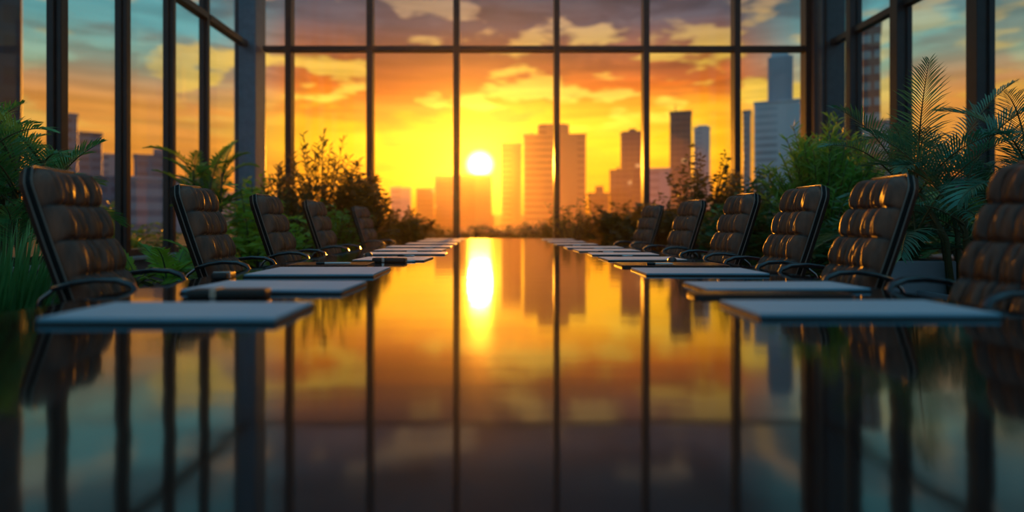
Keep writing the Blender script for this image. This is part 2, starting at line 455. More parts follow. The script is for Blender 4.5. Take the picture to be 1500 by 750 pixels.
def tablet(x0, x1, y0, y1, rz, label, name='tablet', cat='tablet'):
    cx, cy = (x0+x1)/2, (y0+y1)/2; w, h = (x1-x0)/2, (y1-y0)/2
    t = empty(name, (cx, cy, Z), rz)
    bm = bmesh.new(); vs = []
    r = .03
    for (sx, sy, a0) in ((1, 1, 0), (-1, 1, PI/2), (-1, -1, PI), (1, -1, 3*PI/2)):
        for k in range(5):
            a = a0+k*PI/8; vs.append((sx*(w-r)+r*math.cos(a), sy*(h-r)+r*math.sin(a)))
    lo = [bm.verts.new((a, b, 0)) for a, b in vs]; hi = [bm.verts.new((a, b, .012)) for a, b in vs]
    for k in range(20): bm.faces.new((lo[k], lo[(k+1) % 20], hi[(k+1) % 20], hi[k]))
    bm.faces.new(hi); bm.faces.new(lo[::-1])
    link('case', bm, M['cover'], t); link('screen', B(-w+.02, w-.02, -h+.02, h-.02, .0121, .0129), M['dark'], t)
    tag(t, label, cat)
def mouse(x, y, rz, label):
    t = empty('computer_mouse', (x, y, Z), rz)
    bm = bmesh.new(); bmesh.ops.create_uvsphere(bm, u_segments=20, v_segments=12, radius=1)
    for v in bm.verts:
        v.co = Vector((v.co.x*.055*(1-.08*v.co.x), v.co.y*.032, max(0, .006+v.co.z*.03)))
    link('body', bm, M['dark'], t, smooth=True)
    bm = bmesh.new(); tube(bm, [(.03, -.004, .027), (.03, .004, .027)], .007, 10)
    link('scroll_wheel', bm, M['pens'], t)
    tag(t, label, 'mouse')
L = [(-1.15, -.56, 1.46, 1.76, 0, .022, 'large blurred white notepad nearest the camera on the left'),
     (-1.14, -.56, 2.10, 2.44, R(-2), .02, 'second white notepad from the front on the left, with a black pen case before it'),
     (-1.20, -.60, 2.75, 3.22, R(1), .02, 'third white notepad from the front on the left, just before the rounded dark tablet'),
     (-.98, -.50, 3.92, 4.3, R(-3), .014, 'thin white notepad behind the rounded dark tablet on the left'),
     (-1.1, -.45, 4.7, 5.05, R(2), .014, 'fifth white notepad counted from the front on the left side'),
     (-1.15, -.53, 5.35, 5.75, R(-2), .014, 'sixth white notepad counted from the front on the left side'),
     (-1.2, -.53, 6.15, 6.55, R(1), .014, 'seventh white notepad counted from the front on the left side'),
     (-1.15, -.55, 7.1, 7.5, 0, .014, 'third last thin notepad of the left row, sunlit at its edge'),
     (-1.15, -.57, 8.1, 8.55, R(-1), .014, 'second last thin notepad of the left row near the table end'),
     (-1.2, -.58, 9.2, 9.7, 0, .012, 'last notepad of the left row at the far table end')]
for i, a in enumerate(L): pad(*a, mat='paper_skylit' if i < 3 else 'paper')
Rr = [(.68, 1.31, 1.54, 1.82, 0, .02, 'large blurred white notepad nearest the camera on the right'),
      (.755, 1.36, 2.16, 2.42, R(1), .018, 'second white notepad from the front on the right'),
      (.705, 1.29, 2.82, 3.18, R(-1), .018, 'third white notepad from the front on the right, before the black folder'),
      (.72, 1.25, 3.95, 4.30, R(2), .014, 'fourth white notepad on the right, beside the small black mouse'),
      (.73, 1.25, 4.62, 4.95, R(-2), .014, 'fifth white notepad counted from the front on the right side'),
      (.70, 1.25, 5.25, 5.65, R(1), .014, 'sixth white notepad counted from the front on the right side'),
      (.68, 1.25, 5.95, 6.35, R(-1), .014, 'seventh white notepad counted from the front on the right side'),
      (.66, 1.15, 6.95, 7.3, R(2), .012, 'third last thin notepad of the right row'),
      (.66, 1.15, 7.9, 8.35, 0, .012, 'second last thin notepad of the right row near the table end'),
      (.66, 1.15, 9.0, 9.5, 0, .012, 'last notepad of the right row at the far table end')]
for i, a in enumerate(Rr): pad(*a, mat='paper_skylit' if i < 3 else 'paper')
tablet(-1.24, -.78, 3.40, 3.70, R(2), 'rounded dark tablet with a white pen on it, left side of the table')
tablet(.70, 1.32, 3.36, 3.66, 0, 'black folder with a white pen lying on it, right side of the table', 'folder', 'folder')
tablet(.66, 1.20, 1.98, 2.10, 0, 'dark blurred tablet between the first and second notepads on the right')
pen(-.98, 3.47, R(4), 'white pen lying on the rounded dark tablet', z=.013, L=.2)
pen(.93, 3.42, R(-3), 'white pen lying on the black folder', z=.013, L=.15)
# pen cases
def pencase(x, y, rz, label, L=.26):
    t = empty('pen_case', (x, y, Z), rz)
    bm = bmesh.new(); box(bm, -L/2, L/2, -.035, .035, 0, .03, bev=.01); link('body', bm, M['cover'], t)
    bm = bmesh.new(); box(bm, -L*.2, -L*.12, -.037, .037, .002, .0325, bev=.002); link('clasp', bm, M['pens'], t)
    tag(t, label, 'pen case')
pencase(-.92, 2.0, R(3), 'black pen case lying in front of the second notepad on the left')
pencase(-.72, 3.83, R(-4), 'slim black pen case behind the tablet on the left', .22)
pencase(-1.27, 2.7, R(95), 'small black pen case at the outer corner of the third left notepad', .12)
pens = [(-.62, 3.84, R(20), 'silver pen beside the slim black pen case on the left', 'pens', 0),
        (-.72, 4.52, R(-15), 'silver pen between the fourth and fifth notepads on the left', 'pens', 0),
        (-.80, 5.2, R(10), 'dark capped white pen lying before the sixth notepad on the left', 'penw', 0),
        (-.75, 5.98, R(-10), 'silver pen lying before the seventh notepad on the left', 'pens', 0),
        (.95, 4.48, R(15), 'silver pen between the fourth and fifth notepads on the right', 'pens', 0),
        (.92, 5.12, R(-30), 'dark capped white pen lying before the sixth notepad on the right', 'penw', 0),
        (.95, 5.8, R(12), 'silver pen lying before the seventh notepad on the right', 'pens', 0),
        (.85, 6.7, R(-8), 'white pen lying before the third last notepad on the right', 'penw', 0)]
for x, y, rz, lb, mt, z in pens: pen(x, y, rz, lb, mt, z)
mouse(1.12, 3.84, R(75), 'small black computer mouse on the right, beside the fourth notepad')
mouse(-1.0, 4.46, R(100), 'small black computer mouse on the left, beside the fifth notepad')

# ------------------------------------------------------------------ plants
rnd = random.Random(11)
def leafstrip(bm, p, d, n, L, w, droop, seg=3, fold=0.):
    """tapered leaf: p root, d direction, n side vector; droops along -z"""
    d = d.normalized(); side = n.normalized()
    prev = None
    for i in range(seg+1):
        q = i/seg
        c = p+d*(L*q)+Vector((0, 0, -droop*L*q*q))
        ww = w*(math.sin(PI*(.12+.88*q)) if q < 1 else 0)*.5
        if i == seg:
            v = bm.verts.new(c); bm.faces.new((prev[0], prev[1], v))
        else:
            a = bm.verts.new(c-side*ww); b = bm.verts.new(c+side*ww)
            if prev: bm.faces.new((prev[0], prev[1], b, a))
            prev = (a, b)
def frond(bmL, bmS, base, azm, elev, L, arch, nl=34, leafL=.3, leafW=.022, V=.5):
    d = Vector((math.cos(azm)*math.cos(elev), math.sin(azm)*math.cos(elev), math.sin(elev)))
    pts = []; p = base.copy(); n = 12; e = elev
    for i in range(n+1):
        pts.append(p.copy())
        dd = Vector((math.cos(azm)*math.cos(e), math.sin(azm)*math.cos(e), math.sin(e)))
        p += dd*(L/n); e -= arch/n*(.5+i/n)
    tube(bmS, pts, [.009*(1-.8*i/n) for i in range(n+1)], 5)
    horiz = Vector((-math.sin(azm), math.cos(azm), 0))
    for k in range(nl):
        q = .16+.84*k/(nl-1); f = q*n; i = min(int(f), n-1); c = pts[i].lerp(pts[i+1], f-i)
        tang = (pts[i+1]-pts[i]).normalized(); up = horiz.cross(tang)
        if up.z < 0: up = -up
        ll = leafL*(math.sin(PI*(.18+.78*q))**.7)*rnd.uniform(.85, 1.1)
        for s in (-1, 1):
            dr = (horiz*s*(1-.45*q)+tang*(.55+.7*q)+up*V).normalized()
            leafstrip(bmL, c, dr, tang.cross(dr).cross(dr)+Vector((0, 0, .01)), ll, leafW, rnd.uniform(.15, .45))
def planter(parent, w, d, h, mat='planter', z0=0):
    bm = bmesh.new()
    box(bm, -w, w, -d, d, z0, z0+h, bev=.012)
    top = max(bm.faces, key=lambda f: f.calc_center_median().z)
    bmesh.ops.inset_region(bm, faces=[top], thickness=.03); top.normal_update()
    for v in top.verts: v.co.z -= .05
    pl = link('planter', bm, M[mat], parent)
    link('soil', B(-w+.035, w-.035, -d+.035, d-.035, z0+h-.06, z0+h-.03), M['soil'], pl)
def root(name, x, y, label, cat, group=None):
    return tag(empty(name, (x, y, 0)), label, cat, group)
def palm(name, x, y, ztop, nf, label, mat='g_palm', L=1.1, ph=.5, trunkh=None, leafL=.3, nl=34, spread=1., nst=4, leafW=.022, w=.3, V=.4, nearup=0.5):
    t = root(name, x, y, label, 'palm')
    planter(t, w, w, ph)
    bl, bs = bmesh.new(), bmesh.new()
    H = trunkh if trunkh else max(.3, ztop-ph-L*.75)
    stems = []
    for s in range(nst):
        a = 2*PI*s/nst+.4; bx_, by_ = math.cos(a)*.1, math.sin(a)*.1
        hh = H*rnd.uniform(.75, 1.0)
        tp = Vector((bx_*2.6*spread, by_*2.6*spread, ph+hh))
        pts = [Vector((bx_, by_, ph-.05)), Vector((bx_*1.5, by_*1.5, ph+hh*.5)), tp]
        tube(bs, pts, [.022, .018, .014], 7); stems.append(tp)
    for k in range(nf):
        tp = stems[k % nst]
        azm = rnd.uniform(0, 2*PI) if k > 3 else k*PI/2+.2
        q = (k+.5)/nf
        frond(bl, bs, tp+Vector((0, 0, rnd.uniform(-.55, 0)*H)), azm, rnd.uniform(.65, 1.45) if q < nearup else rnd.uniform(.15, .8), L*rnd.uniform(.75, 1.1), rnd.uniform(.7, 1.5), nl, leafL, leafW, V)
    link('foliage', bl, M[mat], t); link('stem', bs, M['palmstem'], t, smooth=True)
    return t
def shrub(name, x, y, ztop, rad, label, mat='g_mid', ph=.45, stems=14, leaves=60, leafL=.07, leafW=.025, feather=False, up=.8, cat='shrub', w=.3, plant=True, barkmat='bark', group=None, droop=.3, hold=0):
    t = root(name, x, y, label, cat, group)
    if plant: planter(t, w, w, ph)
    bl, bs = bmesh.new(), bmesh.new()
    for s in range(stems):
        a = rnd.uniform(0, 2*PI); rr = rad*math.sqrt(rnd.uniform(.02, 1)); hh = (ztop-ph)*rnd.uniform(.55, 1.0)*(1-.35*(rr/rad)**2)
        tip = Vector((math.cos(a)*rr, math.sin(a)*rr, ph+hh)); b0 = Vector((math.cos(a)*rr*.15, math.sin(a)*rr*.15, ph-.04))
        mid = b0.lerp(tip, .5)+Vector((math.cos(a)*rr*-.12, math.sin(a)*rr*-.12, hh*.06))
        pts = [b0.lerp(mid, q)*(1-q)+mid.lerp(tip, q)*q for q in [i/6 for i in range(7)]]
        tube(bs, pts, [.011*(1-.75*i/6) for i in range(7)], 5)
        for k in range(leaves):
            q = .12+.88*(k+rnd.random())/leaves; f = q*6; i = min(int(f), 5); c = pts[i].lerp(pts[i+1], f-i)
            la = rnd.uniform(0, 2*PI); e = rnd.uniform(-.1, .9)*up+(.5 if feather else 0)
            d = Vector((math.cos(la)*math.cos(e), math.sin(la)*math.cos(e), math.sin(e)))
            if not feather:
                c = c+d*rnd.uniform(0, .10)*(1.2-q)*(rad/.5)
            sd = d.cross(Vector((rnd.uniform(-1, 1), rnd.uniform(-1, 1), rnd.uniform(-1, 1)))).normalized()
            leafstrip(bl, c, d, sd, leafL*rnd.uniform(.6, 1.2), leafW, droop*rnd.random(), 2 if not feather else 3)
    link('foliage', bl, M[mat], t); link('stem', bs, M[barkmat], t, smooth=True)
    return t
def grass(name, x, y, ztop, rad, label, mat='g_dark', ph=.0, blades=400, w=.012, plant=False, pw=.3, cat='grass clump', ddr=.5, group=None, taper=.0):
    t = root(name, x, y, label, cat, group)
    if plant: planter(t, pw, pw, ph)
    bl = bmesh.new()
    for k in range(blades):
        a = rnd.uniform(0, 2*PI); r0 = rad*.45*math.sqrt(rnd.random()); b0 = Vector((math.cos(a)*r0, math.sin(a)*r0, ph-.05))
        hh = (ztop-ph)*rnd.uniform(.45, 1.0); a2 = a+rnd.uniform(-.8, .8); out = rad*rnd.uniform(.1, .8)
        d = Vector((math.cos(a2)*out, math.sin(a2)*out, hh*1.1)); Lh = d.length
        leafstrip(bl, b0, d, Vector((-math.sin(a2+rnd.uniform(-1, 1)), math.cos(a2), 0)), Lh, w, ddr*rnd.random()*.35, 5)
    link('blades', bl, M[mat], t)
    return t
# left side
palm('areca_palm', ax(0, 4.3), 4.3, 2.0, 64, 'tall dark green palm at the left edge of the photo', 'g_palm', L=.62, ph=.4, trunkh=1.25, leafL=.24, nl=30, nst=7, leafW=.012, nearup=.8)
grass('ornamental_grass', -2.75, 3.15, 1.08, .42, 'clump of tall dark grass behind the nearest left chair', 'g_palm', blades=900, w=.012, plant=True, ph=.25, pw=.2)
palm('areca_palm', ax(303, 7.6), 7.6, 2.35, 34, 'feathery palm standing against the left glass wall, sunset behind it', 'g_mid', L=.60, ph=.45, trunkh=1.3, leafL=.19, nl=28, leafW=.015, nst=5, w=.26, nearup=1.1, spread=.7)
palm('fern', ax(250, 5.3), 5.3, .95, 26, 'low bright green fern with drooping fronds behind the second left chair', 'g_bright', L=.5, ph=.4, trunkh=.12, leafL=.16, nl=22, leafW=.02, w=.2, V=.2).__setitem__('category', 'fern')
shrub('leafy_shrub', ax(372, 7.3), 7.3, 1.6, .5, 'bright green leafy shrub between the second and third left chairs', 'g_bright', stems=16, leaves=42, leafL=.16, leafW=.05, droop=.6)
shrub('leafy_shrub', ax(375, 9.3), 9.3, 1.95, .75, 'dark green shrub in front of the left corner column', 'g_mid', stems=26, leaves=60, leafL=.11, leafW=.035)
shrub('feathery_shrub', ax(470, 9.4), 9.4, 2.6, .78, 'tall feathery shrub with sparse twigs backlit by the sunset', 'g_olive', stems=60, leaves=60, leafL=.14, leafW=.022, feather=True, up=.6)
shrub('feathery_shrub', ax(425, 8.6), 8.6, 2.0, .5, 'smaller feathery shrub left of the tall backlit one', 'g_olive', stems=36, leaves=55, leafL=.13, leafW=.022, feather=True, up=.6)
shrub('round_shrub', ax(535, 9.0), 9.0, 1.95, .55, 'rounded dark shrub behind the farthest left chair', 'g_olive', stems=60, leaves=80, leafL=.12, leafW=.04)
shrub('round_shrub', ax(480, 7.6), 7.9, 1.4, .55, 'low bushy shrub behind the fourth left chair', 'g_mid', stems=26, leaves=55, leafL=.10, leafW=.035)
shrub('round_shrub', ax(425, 6.6), 6.6, 1.10, .4, 'low leafy shrub behind the third left chair', 'g_bright', stems=18, leaves=40, leafL=.13, leafW=.04, droop=.6)
# outside the left glass
for (px, D, zt, r, lb) in ((212, 10.2, 1.25, .55, 'green shrub seen through the left glass wall above the ledge'),
                       (150, 9.6, 1.5, .45, 'dark shrub outside the left glass, beside the nearest left chair')):
    shrub('outdoor_shrub', ax(px, D), D, zt, r, lb, 'g_mid', ph=0, stems=24, leaves=60, leafL=.13, leafW=.035, plant=False)
# right side
shrub('bamboo_grass', ax(1205, 6.6), 6.6, 2.3, .6, 'dense tall feathery green bamboo clump against the right corner column', 'g_bamboo', ph=.5, stems=150, leaves=80, leafL=.15, leafW=.017, feather=True, up=.7, cat='bamboo')
shrub('leafy_shrub', ax(1210, 5.6), 5.7, 1.3, .45, 'leafy shrub low behind the third right chair', 'g_dark', stems=22, leaves=50, leafL=.13, leafW=.03)
palm('areca_palm', ax(1425, 4.3), 4.35, 2.2, 44, 'large dark palm with arching fronds at the right edge', 'g_teal', L=1.0, ph=.5, trunkh=1.0, leafL=.30, nl=38, leafW=.011, nst=7, w=.3, spread=1.4, nearup=.65)
palm('areca_palm', ax(1440, 5.4), 5.5, 1.6, 30, 'lower palm filling in behind the large right palm', 'g_palm', L=.8, ph=.5, leafL=.28, nl=32, leafW=.012, nst=5, w=.25)
t = shrub('planter_shrub', ax(1330, 4.55), 4.75, 1.15, .34, 'leafy green plant in the long grey planter on the right', 'g_dark', ph=.72, stems=26, leaves=34, leafL=.12, leafW=.03, w=.30)
shrub('leafy_shrub', ax(1310, 6.2), 6.2, 1.45, .5, 'dark leafy shrub behind the planter on the right', 'g_dark', stems=24, leaves=60, leafL=.12, leafW=.03)
shrub('sparse_shrub', ax(1025, 8.7), 8.7, 2.3, .62, 'sparse dark shrub behind the fourth right chair', 'g_olive', stems=40, leaves=60, leafL=.10, leafW=.035)
shrub('sparse_shrub', ax(1075, 9.6), 9.6, 2.0, .45, 'thin twiggy shrub in front of a mullion on the right', 'g_olive', stems=30, leaves=60, leafL=.10, leafW=.035)
shrub('sparse_shrub', ax(1112, 8.0), 8.0, 1.85, .4, 'slim dark green shrub left of the dense grass clump', 'g_dark', stems=34, leaves=64, leafL=.10, leafW=.035)
shrub('round_shrub', ax(1075, 7.3), 7.3, 1.3, .5, 'low dark shrub behind the third and fourth right chairs', 'g_dark', stems=50, leaves=80, leafL=.12, leafW=.04)
shrub('round_shrub', ax(960, 10.3), 10.3, 1.55, .6, 'low dark shrub behind the farthest right chair', 'g_olive', stems=50, leaves=80, leafL=.12, leafW=.04)
shrub('round_shrub', ax(905, 11.4), 11.4, 1.5, .6, 'hazy low shrub against the back glass right of the table end', 'g_olive', stems=50, leaves=80, leafL=.12, leafW=.04)
shrub('sparse_shrub', ax(838, 11.5), 11.5, 1.75, .6, 'hazy twiggy shrub by the back glass, under the widest building', 'g_olive', stems=22, leaves=46, leafL=.10, leafW=.025)
shrub('round_shrub', ax(590, 11.3), 11.3, 1.35, .6, 'hazy low shrub against the back glass left of the table end', 'g_olive', stems=50, leaves=80, leafL=.12, leafW=.04)
# hedges outside beyond the back glass
hd = [(540, 17, 1.35), (600, 19, 1.2), (650, 21, 1.05), (705, 21, 1.1), (760, 21, 1.15), (815, 19, 1.35), (870, 18, 1.4), (930, 17, 1.5), (1000, 17, 1.7), (1075, 17, 1.6), (1150, 17, 1.8), (470, 16, 1.5), (400, 16, 1.6)]
where = ['left of the low hazy block', 'under the narrow low blocks', 'under the block left of the sun', 'directly under the sun', 'at the centre of the horizon', 'under the widest building', 'under the gap of bright sky',
         'under the dark mid tower', 'under the dark tower with the mast', 'under the blue glass tower', 'by the right column', 'behind the tall feathery shrub', 'by the left column']
proto = None
for (px, D, zt), wh in zip(hd, where):
    if proto is None:
        proto = shrub('hedge_bush', 0, 0, 1.4, .95, '', 'g_olive', ph=0, stems=60, leaves=46, leafL=.16, leafW=.06, plant=False, cat='hedge'); o = proto
    else: o = copy_tree(proto)
    o.location = (ax(px, D), D, -.1); o.scale = (1, 1, (zt+.1)/1.4); o.rotation_euler.z = px
    tag(o, 'rounded hazy hedge bush outside, '+wh, 'hedge', 'hedge bushes outside the back glass')

# ------------------------------------------------------------------ the city
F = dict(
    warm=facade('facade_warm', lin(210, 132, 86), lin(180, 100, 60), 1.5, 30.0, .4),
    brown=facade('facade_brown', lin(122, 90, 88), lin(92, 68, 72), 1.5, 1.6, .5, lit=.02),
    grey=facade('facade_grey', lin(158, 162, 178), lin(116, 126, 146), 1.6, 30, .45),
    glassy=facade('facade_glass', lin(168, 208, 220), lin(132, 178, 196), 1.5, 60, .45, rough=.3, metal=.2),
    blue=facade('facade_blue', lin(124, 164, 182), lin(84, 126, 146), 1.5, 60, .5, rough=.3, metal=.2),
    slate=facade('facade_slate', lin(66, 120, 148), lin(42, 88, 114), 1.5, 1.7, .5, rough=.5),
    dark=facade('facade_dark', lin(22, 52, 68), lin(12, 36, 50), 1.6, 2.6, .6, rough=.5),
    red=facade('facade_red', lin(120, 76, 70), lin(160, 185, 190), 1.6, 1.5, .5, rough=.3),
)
def tower(px0, px1, pyt, D, depth, mat, label, name='tower_block', cat='building', extras=(), roof=True, group='buildings of the skyline'):
    """extras: (px0, px1, py_top, depth factor, material) further volumes; heights come from the skyline"""
    x0, x1, z1 = ax(px0, D), ax(px1, D), az_(pyt, D)
    t = tag(empty(name, ((x0+x1)/2, D+depth/2, -.12)), label, cat, group)
    cx, cy = (x0+x1)/2, D
    th = math.atan2(cx, D); ct = math.cos(th)
    t.location = (cx+math.sin(th)*0, D, -.12); t.rotation_euler.z = -th
    def vol(nm, a, b, d0, d1, z0, z1_, m_, bev=.15):
        return link(nm, B((a-cx)*ct, (b-cx)*ct, d0-cy, d1-cy, z0, z1_+.12, bev=bev), m_, t)
    vol('main_block', x0, x1, D, D+depth, 0, z1, F[mat])
    if roof: vol('parapet', x0-.15, x1+.15, D-.15, D+depth+.15, z1+.12, z1+.45, F[mat], .05)
    for e in extras:
        kind = e[0]
        if kind == 'block':
            _, a, b, py, f, m_ = e
            vol('upper_block', ax(a, D), ax(b, D), D+.05+depth*(1-f)/2, D+depth-.05-depth*(1-f)/2, 0, az_(py, D), F[m_])
        elif kind == 'mast':
            _, a, py0, py = e
            bm = bmesh.new(); tube(bm, [((ax(a, D)-cx)*ct, depth*.4, az_(py0, D)), ((ax(a, D)-cx)*ct, depth*.4, az_(py, D))], [.25, .08], 6)
            link('mast', bm, M['dark'], t)
        elif kind == 'plant':
            _, a, b, py0, py = e
            vol('roof_plant', ax(a, D), ax(b, D), cy+depth*.2, cy+depth*.7, az_(py0, D), az_(py, D), F[mat], .05)
    return t
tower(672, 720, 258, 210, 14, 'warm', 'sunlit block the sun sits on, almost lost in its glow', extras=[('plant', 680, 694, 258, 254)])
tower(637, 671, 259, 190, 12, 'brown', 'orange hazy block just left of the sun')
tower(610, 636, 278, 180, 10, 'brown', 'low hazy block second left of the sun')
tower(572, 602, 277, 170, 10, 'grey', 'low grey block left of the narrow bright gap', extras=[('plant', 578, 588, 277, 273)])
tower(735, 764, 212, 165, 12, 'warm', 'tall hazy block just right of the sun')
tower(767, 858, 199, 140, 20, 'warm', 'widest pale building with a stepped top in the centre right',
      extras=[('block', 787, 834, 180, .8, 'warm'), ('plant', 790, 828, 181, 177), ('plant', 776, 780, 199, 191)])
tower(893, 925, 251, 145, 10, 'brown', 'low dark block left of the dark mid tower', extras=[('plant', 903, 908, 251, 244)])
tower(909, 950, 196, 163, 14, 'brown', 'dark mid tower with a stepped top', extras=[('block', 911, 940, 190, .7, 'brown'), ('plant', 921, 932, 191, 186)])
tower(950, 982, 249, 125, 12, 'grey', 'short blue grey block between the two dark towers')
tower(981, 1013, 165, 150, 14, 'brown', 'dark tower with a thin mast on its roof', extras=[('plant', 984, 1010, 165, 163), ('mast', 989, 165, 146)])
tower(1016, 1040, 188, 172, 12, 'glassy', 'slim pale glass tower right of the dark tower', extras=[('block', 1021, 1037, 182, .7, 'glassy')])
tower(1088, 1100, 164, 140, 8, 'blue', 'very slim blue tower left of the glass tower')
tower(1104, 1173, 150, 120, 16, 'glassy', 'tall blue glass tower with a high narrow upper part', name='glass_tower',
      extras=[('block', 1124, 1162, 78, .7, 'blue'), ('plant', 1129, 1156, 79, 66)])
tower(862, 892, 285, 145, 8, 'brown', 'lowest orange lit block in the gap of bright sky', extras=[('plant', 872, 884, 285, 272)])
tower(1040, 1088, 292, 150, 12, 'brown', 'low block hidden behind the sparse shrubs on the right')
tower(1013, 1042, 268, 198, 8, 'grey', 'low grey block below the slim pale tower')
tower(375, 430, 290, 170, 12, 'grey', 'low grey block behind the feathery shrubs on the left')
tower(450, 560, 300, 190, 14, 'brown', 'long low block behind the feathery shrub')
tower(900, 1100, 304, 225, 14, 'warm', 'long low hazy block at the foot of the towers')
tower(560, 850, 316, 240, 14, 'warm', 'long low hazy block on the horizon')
# seen through the left glass
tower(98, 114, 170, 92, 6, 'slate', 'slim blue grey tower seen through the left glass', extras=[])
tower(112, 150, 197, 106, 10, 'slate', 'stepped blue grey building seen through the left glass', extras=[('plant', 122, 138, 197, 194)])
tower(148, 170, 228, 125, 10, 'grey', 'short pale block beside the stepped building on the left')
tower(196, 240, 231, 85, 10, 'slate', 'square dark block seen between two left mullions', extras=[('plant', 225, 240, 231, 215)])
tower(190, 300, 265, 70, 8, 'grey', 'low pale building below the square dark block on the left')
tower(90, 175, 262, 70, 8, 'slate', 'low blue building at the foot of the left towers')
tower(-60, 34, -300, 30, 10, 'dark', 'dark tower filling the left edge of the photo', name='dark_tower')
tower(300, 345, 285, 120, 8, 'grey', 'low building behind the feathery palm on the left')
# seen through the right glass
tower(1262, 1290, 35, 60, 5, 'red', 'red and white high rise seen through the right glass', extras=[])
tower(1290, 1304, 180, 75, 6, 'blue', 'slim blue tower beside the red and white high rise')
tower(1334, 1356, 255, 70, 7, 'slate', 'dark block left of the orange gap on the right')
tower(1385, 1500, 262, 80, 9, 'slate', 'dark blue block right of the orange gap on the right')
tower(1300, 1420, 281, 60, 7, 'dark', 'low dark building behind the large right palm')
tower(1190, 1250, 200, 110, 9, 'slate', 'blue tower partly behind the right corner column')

# ------------------------------------------------------------------ haze
m, b, o = newmat('sunset_haze')
v = b.new('ShaderNodeVolumeScatter'); v.inputs['Color'].default_value = (1, .85, .7, 1)
v.inputs['Density'].default_value = .00062; v.inputs['Anisotropy'].default_value = .88
b.l.new(v.outputs[0], o.inputs['Volume'])
HAZE = m
hz = link('haze', B(-230, 230, -1.4, 260, -.39, 17), m)
tag(hz, 'warm sunset haze hanging over the city and the hall', 'haze', kind='stuff')

# glowing ellipsoid added to imitate bloom low under the sun, thickest in its middle
m, b, o = newmat('bloom_emission')
em = b.new('ShaderNodeEmission'); em.inputs[0].default_value = (1, .21, .006, 1); em.inputs[1].default_value = .0060
b.l.new(em.outputs[0], o.inputs['Volume'])
bm = bmesh.new(); bmesh.ops.create_icosphere(bm, subdivisions=5, radius=1)
for v_ in bm.verts: v_.co = Vector((v_.co.x*23, v_.co.y*46, v_.co.z*10))
sg = link('bloom_glow', bm, m, smooth=True, loc=(0, 70, 1.5))
tag(sg, 'added orange bloom glow low over the lawn beneath the sun', 'haze', kind='stuff')

# ------------------------------------------------------------------ world
SAZ, SEL = math.atan2(703-VX, FX), math.atan2(VY-241, FX)
wd = bpy.data.worlds.new('World'); bpy.context.scene.world = wd; wd.use_nodes = True
wd.node_tree.nodes.clear(); b = NB(wd.node_tree)
out = b.new('ShaderNodeOutputWorld'); bg = b.new('ShaderNodeBackground'); b.l.new(bg.outputs[0], out.inputs[0])
tc = b.new('ShaderNodeTexCoord'); nrm = b.new('ShaderNodeVectorMath', operation='NORMALIZE'); b.l.new(tc.outputs['Generated'], nrm.inputs[0])
s = b.new('ShaderNodeSeparateXYZ'); b.l.new(nrm.outputs[0], s.inputs[0])
X, Y, Zs = s.outputs
azim = b.m('ARCTAN2', X, Y)
el = b.m('ARCSINE', Zs)
e1 = b.m('DIVIDE', el, 1.6, clamp=True)
def E(x): return x/1.6
warm = b.ramp(e1, [(E(0), lin(250, 128, 18)), (E(.08), lin(255, 160, 16)), (E(.13), lin(255, 185, 28)), (E(.185), lin(252, 166, 34)), (E(.225), lin(230, 112, 30)),
                   (E(.275), lin(166, 96, 62)), (E(.325), lin(98, 92, 102)), (E(.39), lin(42, 66, 82)), (E(.46), lin(14, 46, 62)), (E(.56), lin(8, 36, 50)), (E(.8), lin(48, 112, 142)), (E(1.57), lin(125, 212, 248))])
cool = b.ramp(e1, [(E(0), lin(225, 105, 40)), (E(.06), lin(240, 128, 38)), (E(.12), lin(240, 165, 62)), (E(.17), lin(222, 180, 92)), (E(.22), lin(150, 178, 148)),
                   (E(.28), lin(98, 166, 168)), (E(.36), lin(78, 150, 160)), (E(.46), lin(40, 98, 112)), (E(.55), lin(30, 76, 92)), (E(.8), lin(48, 112, 142)), (E(1.57), lin(125, 212, 248))])
da = b.m('ABSOLUTE', b.m('SUBTRACT', azim, .02))
cm = b.smooth(da, .33, .50)
sky = b.mix(cm, warm, cool)
# clouds
cv = b.new('ShaderNodeCombineXYZ')
b.l.new(b.m('MULTIPLY', azim, 2.6), cv.inputs[0]); b.l.new(b.m('MULTIPLY', el, 8.5), cv.inputs[1]); cv.inputs[2].default_value = 3.7
nz = b.new('ShaderNodeTexNoise'); nz.inputs['Scale'].default_value = 1.5; nz.inputs['Detail'].default_value = 5; nz.inputs['Roughness'].default_value = .52; nz.inputs['Distortion'].default_value = .35
b.l.new(cv.outputs[0], nz.inputs[0])
n = nz.outputs[0]
cloudcol = b.ramp(e1, [(E(0), lin(240, 120, 25)), (E(.1), lin(245, 140, 25)), (E(.17), lin(232, 132, 36)), (E(.22), lin(196, 96, 34)), (E(.27), lin(142, 78, 50)), (E(.32), lin(80, 72, 82)), (E(.40), lin(30, 46, 58)), (E(.9), lin(80, 110, 130))])
coolcloud = b.ramp(e1, [(E(0), lin(230, 110, 40)), (E(.1), lin(238, 128, 45)), (E(.17), lin(228, 140, 58)), (E(.23), lin(128, 138, 120)), (E(.31), lin(78, 118, 126)), (E(.48), lin(52, 86, 98)), (E(.9), lin(80, 110, 130))])
cc = b.mix(cm, cloudcol, coolcloud)
amt = b.m('MULTIPLY', b.smooth(n, .44, .54), b.smooth(el, .05, .20))
amt = b.m('MULTIPLY', amt, .92)
sky = b.mix(amt, sky, cc)
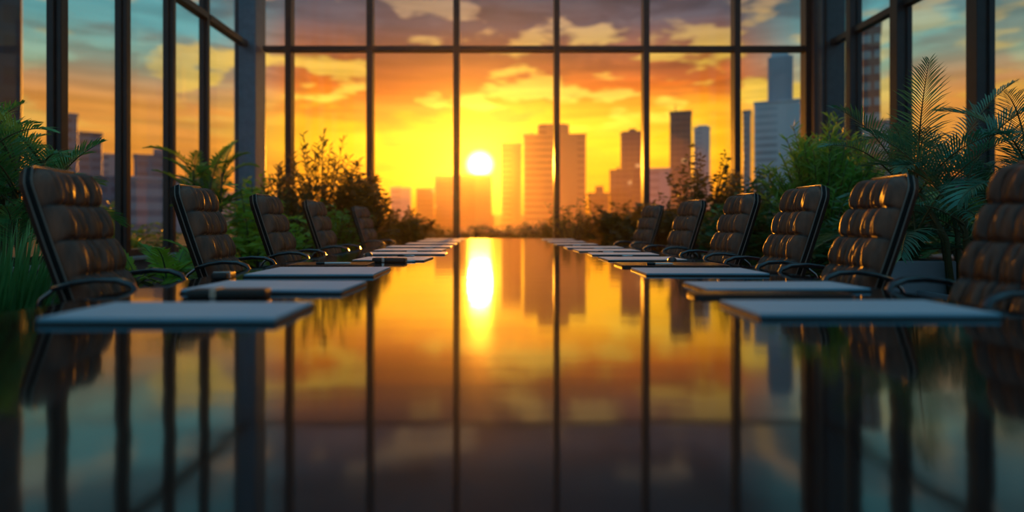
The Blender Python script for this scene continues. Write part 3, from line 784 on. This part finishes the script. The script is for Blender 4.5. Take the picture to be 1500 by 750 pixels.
# bright lit rims and puffs
nz2 = b.new('ShaderNodeTexNoise'); nz2.inputs['Scale'].default_value = 2.6; nz2.inputs['Detail'].default_value = 3; nz2.inputs['Roughness'].default_value = .5
cv2 = b.new('ShaderNodeCombineXYZ'); b.l.new(b.m('MULTIPLY', azim, 2.9), cv2.inputs[0]); b.l.new(b.m('MULTIPLY', el, 8.0), cv2.inputs[1]); cv2.inputs[2].default_value = 11.3
b.l.new(cv2.outputs[0], nz2.inputs[0])
puff = b.smooth(nz2.outputs[0], .53, .61)
band = b.m('MULTIPLY', b.smooth(el, .13, .2), b.m('SUBTRACT', 1.0, b.smooth(el, .36, .44)))
sunnear = b.m('SUBTRACT', 1.0, b.m('MULTIPLY', b.smooth(da, .42, .6), .55))
puff = b.m('MULTIPLY', b.m('MULTIPLY', puff, band), sunnear)
pc = b.ramp(e1, [(E(.15), lin(255, 214, 64)), (E(.26), lin(255, 206, 84)), (E(.34), lin(205, 168, 130)), (E(.42), lin(96, 104, 104))])
sky = b.mix(b.m('MULTIPLY', puff, .75), sky, pc)
# thin streaks
cv3 = b.new('ShaderNodeCombineXYZ'); b.l.new(b.m('MULTIPLY', azim, 1.6), cv3.inputs[0]); b.l.new(b.m('MULTIPLY', el, 22.0), cv3.inputs[1])
nz3 = b.new('ShaderNodeTexNoise'); nz3.inputs['Scale'].default_value = 2.2; nz3.inputs['Detail'].default_value = 3; b.l.new(cv3.outputs[0], nz3.inputs[0])
st = b.m('ADD', .82, b.m('MULTIPLY', b.smooth(nz3.outputs[0], .35, .65), .3))
sm = b.new('ShaderNodeVectorMath', operation='SCALE'); b.l.new(sky, sm.inputs[0]); b.l.new(st, sm.inputs['Scale']); sky = sm.outputs[0]
# the whole western sky blazes about the sun
blaze = b.m('MULTIPLY', b.m('MULTIPLY', b.smooth(el, .02, .09), b.m('SUBTRACT', 1.0, b.smooth(el, .16, .28))), b.m('SUBTRACT', 1.0, b.smooth(da, .15, .5)))
bl_ = b.new('ShaderNodeVectorMath', operation='SCALE'); b.l.new(sky, bl_.inputs[0]); b.l.new(b.m('ADD', 1.0, b.m('MULTIPLY', blaze, .95)), bl_.inputs['Scale']); sky = bl_.outputs[0]
# glow about the sun
sd = Vector((math.sin(SAZ)*math.cos(SEL), math.cos(SAZ)*math.cos(SEL), math.sin(SEL)))
dt = b.new('ShaderNodeVectorMath', operation='DOT_PRODUCT'); b.l.new(nrm.outputs[0], dt.inputs[0]); dt.inputs[1].default_value = sd
ang = b.m('ARCCOSINE', b.m('MINIMUM', dt.outputs['Value'], .9999999))
g1 = b.m('MULTIPLY', b.m('POWER', 2.718, b.m('MULTIPLY', ang, -22.0)), 2.2)
g2 = b.m('MULTIPLY', b.m('POWER', 2.718, b.m('MULTIPLY', ang, -7.0)), .20)
disc = b.m('MULTIPLY', b.m('SUBTRACT', 1.0, b.smooth(ang, .013, .028)), 4.0)
def addcol(a, f, col):
    n_ = b.new('ShaderNodeVectorMath', operation='SCALE'); n_.inputs[0].default_value = col[:3]; b.l.new(f, n_.inputs['Scale'])
    q = b.new('ShaderNodeVectorMath', operation='ADD'); b.l.new(a, q.inputs[0]); b.l.new(n_.outputs[0], q.inputs[1]); return q.outputs[0]
sky = addcol(sky, g1, (1, .5, .06)); sky = addcol(sky, g2, (1, .36, .0)); sky = addcol(sky, disc, (1, .78, .42))
# the eastern half of the sky, behind the camera, is already dusk
back = b.ramp(e1, [(0, lin(104, 134, 150)), (E(.5), lin(92, 140, 160)), (E(1.0), lin(76, 146, 174)), (E(1.57), lin(125, 212, 248))])
sky = b.mix(b.smooth(Y, .35, -.25), sky, back)
# below the horizon
sky = b.mix(b.smooth(Zs, -.005, -.03), sky, (.12, .05, .02, 1))
b.l.new(sky, bg.inputs[0]); bg.inputs[1].default_value = 1.0
wd.cycles.sampling_method = 'MANUAL'; wd.cycles.sample_map_resolution = 2048

# sun
sl = bpy.data.lights.new('sun', 'SUN'); sl.energy = 4.0; sl.color = (1, .33, .02); sl.angle = R(2.2)
so = bpy.data.objects.new('sun', sl); C.objects.link(so)
so.rotation_euler = (-sd).to_track_quat('-Z', 'Y').to_euler()

# ------------------------------------------------------------------ camera
cd = bpy.data.cameras.new('camera'); cam = bpy.data.objects.new('camera', cd); C.objects.link(cam)
cd.sensor_width = 36; cd.lens = FX/1500*36
cam.location = (0, 0, CZ); cam.rotation_euler = (PI/2, 0, 0)
cd.shift_x = (750-VX)/1500; cd.shift_y = -(375-VY)/1500
cd.clip_end = 2000; cd.clip_start = .02
cd.dof.use_dof = True; cd.dof.focus_distance = 3.9; cd.dof.aperture_fstop = .66
sc = bpy.context.scene; sc.camera = cam
sc.view_settings.view_transform = 'Standard'
sc.view_settings.look = 'None'
cy = sc.cycles
cy.use_denoising = True; cy.max_bounces = 8; cy.transparent_max_bounces = 24; cy.volume_bounces = 0
cy.glossy_bounces = 4; cy.diffuse_bounces = 3; cy.transmission_bounces = 4
cy.sample_clamp_indirect = 6; cy.caustics_reflective = False; cy.caustics_refractive = False
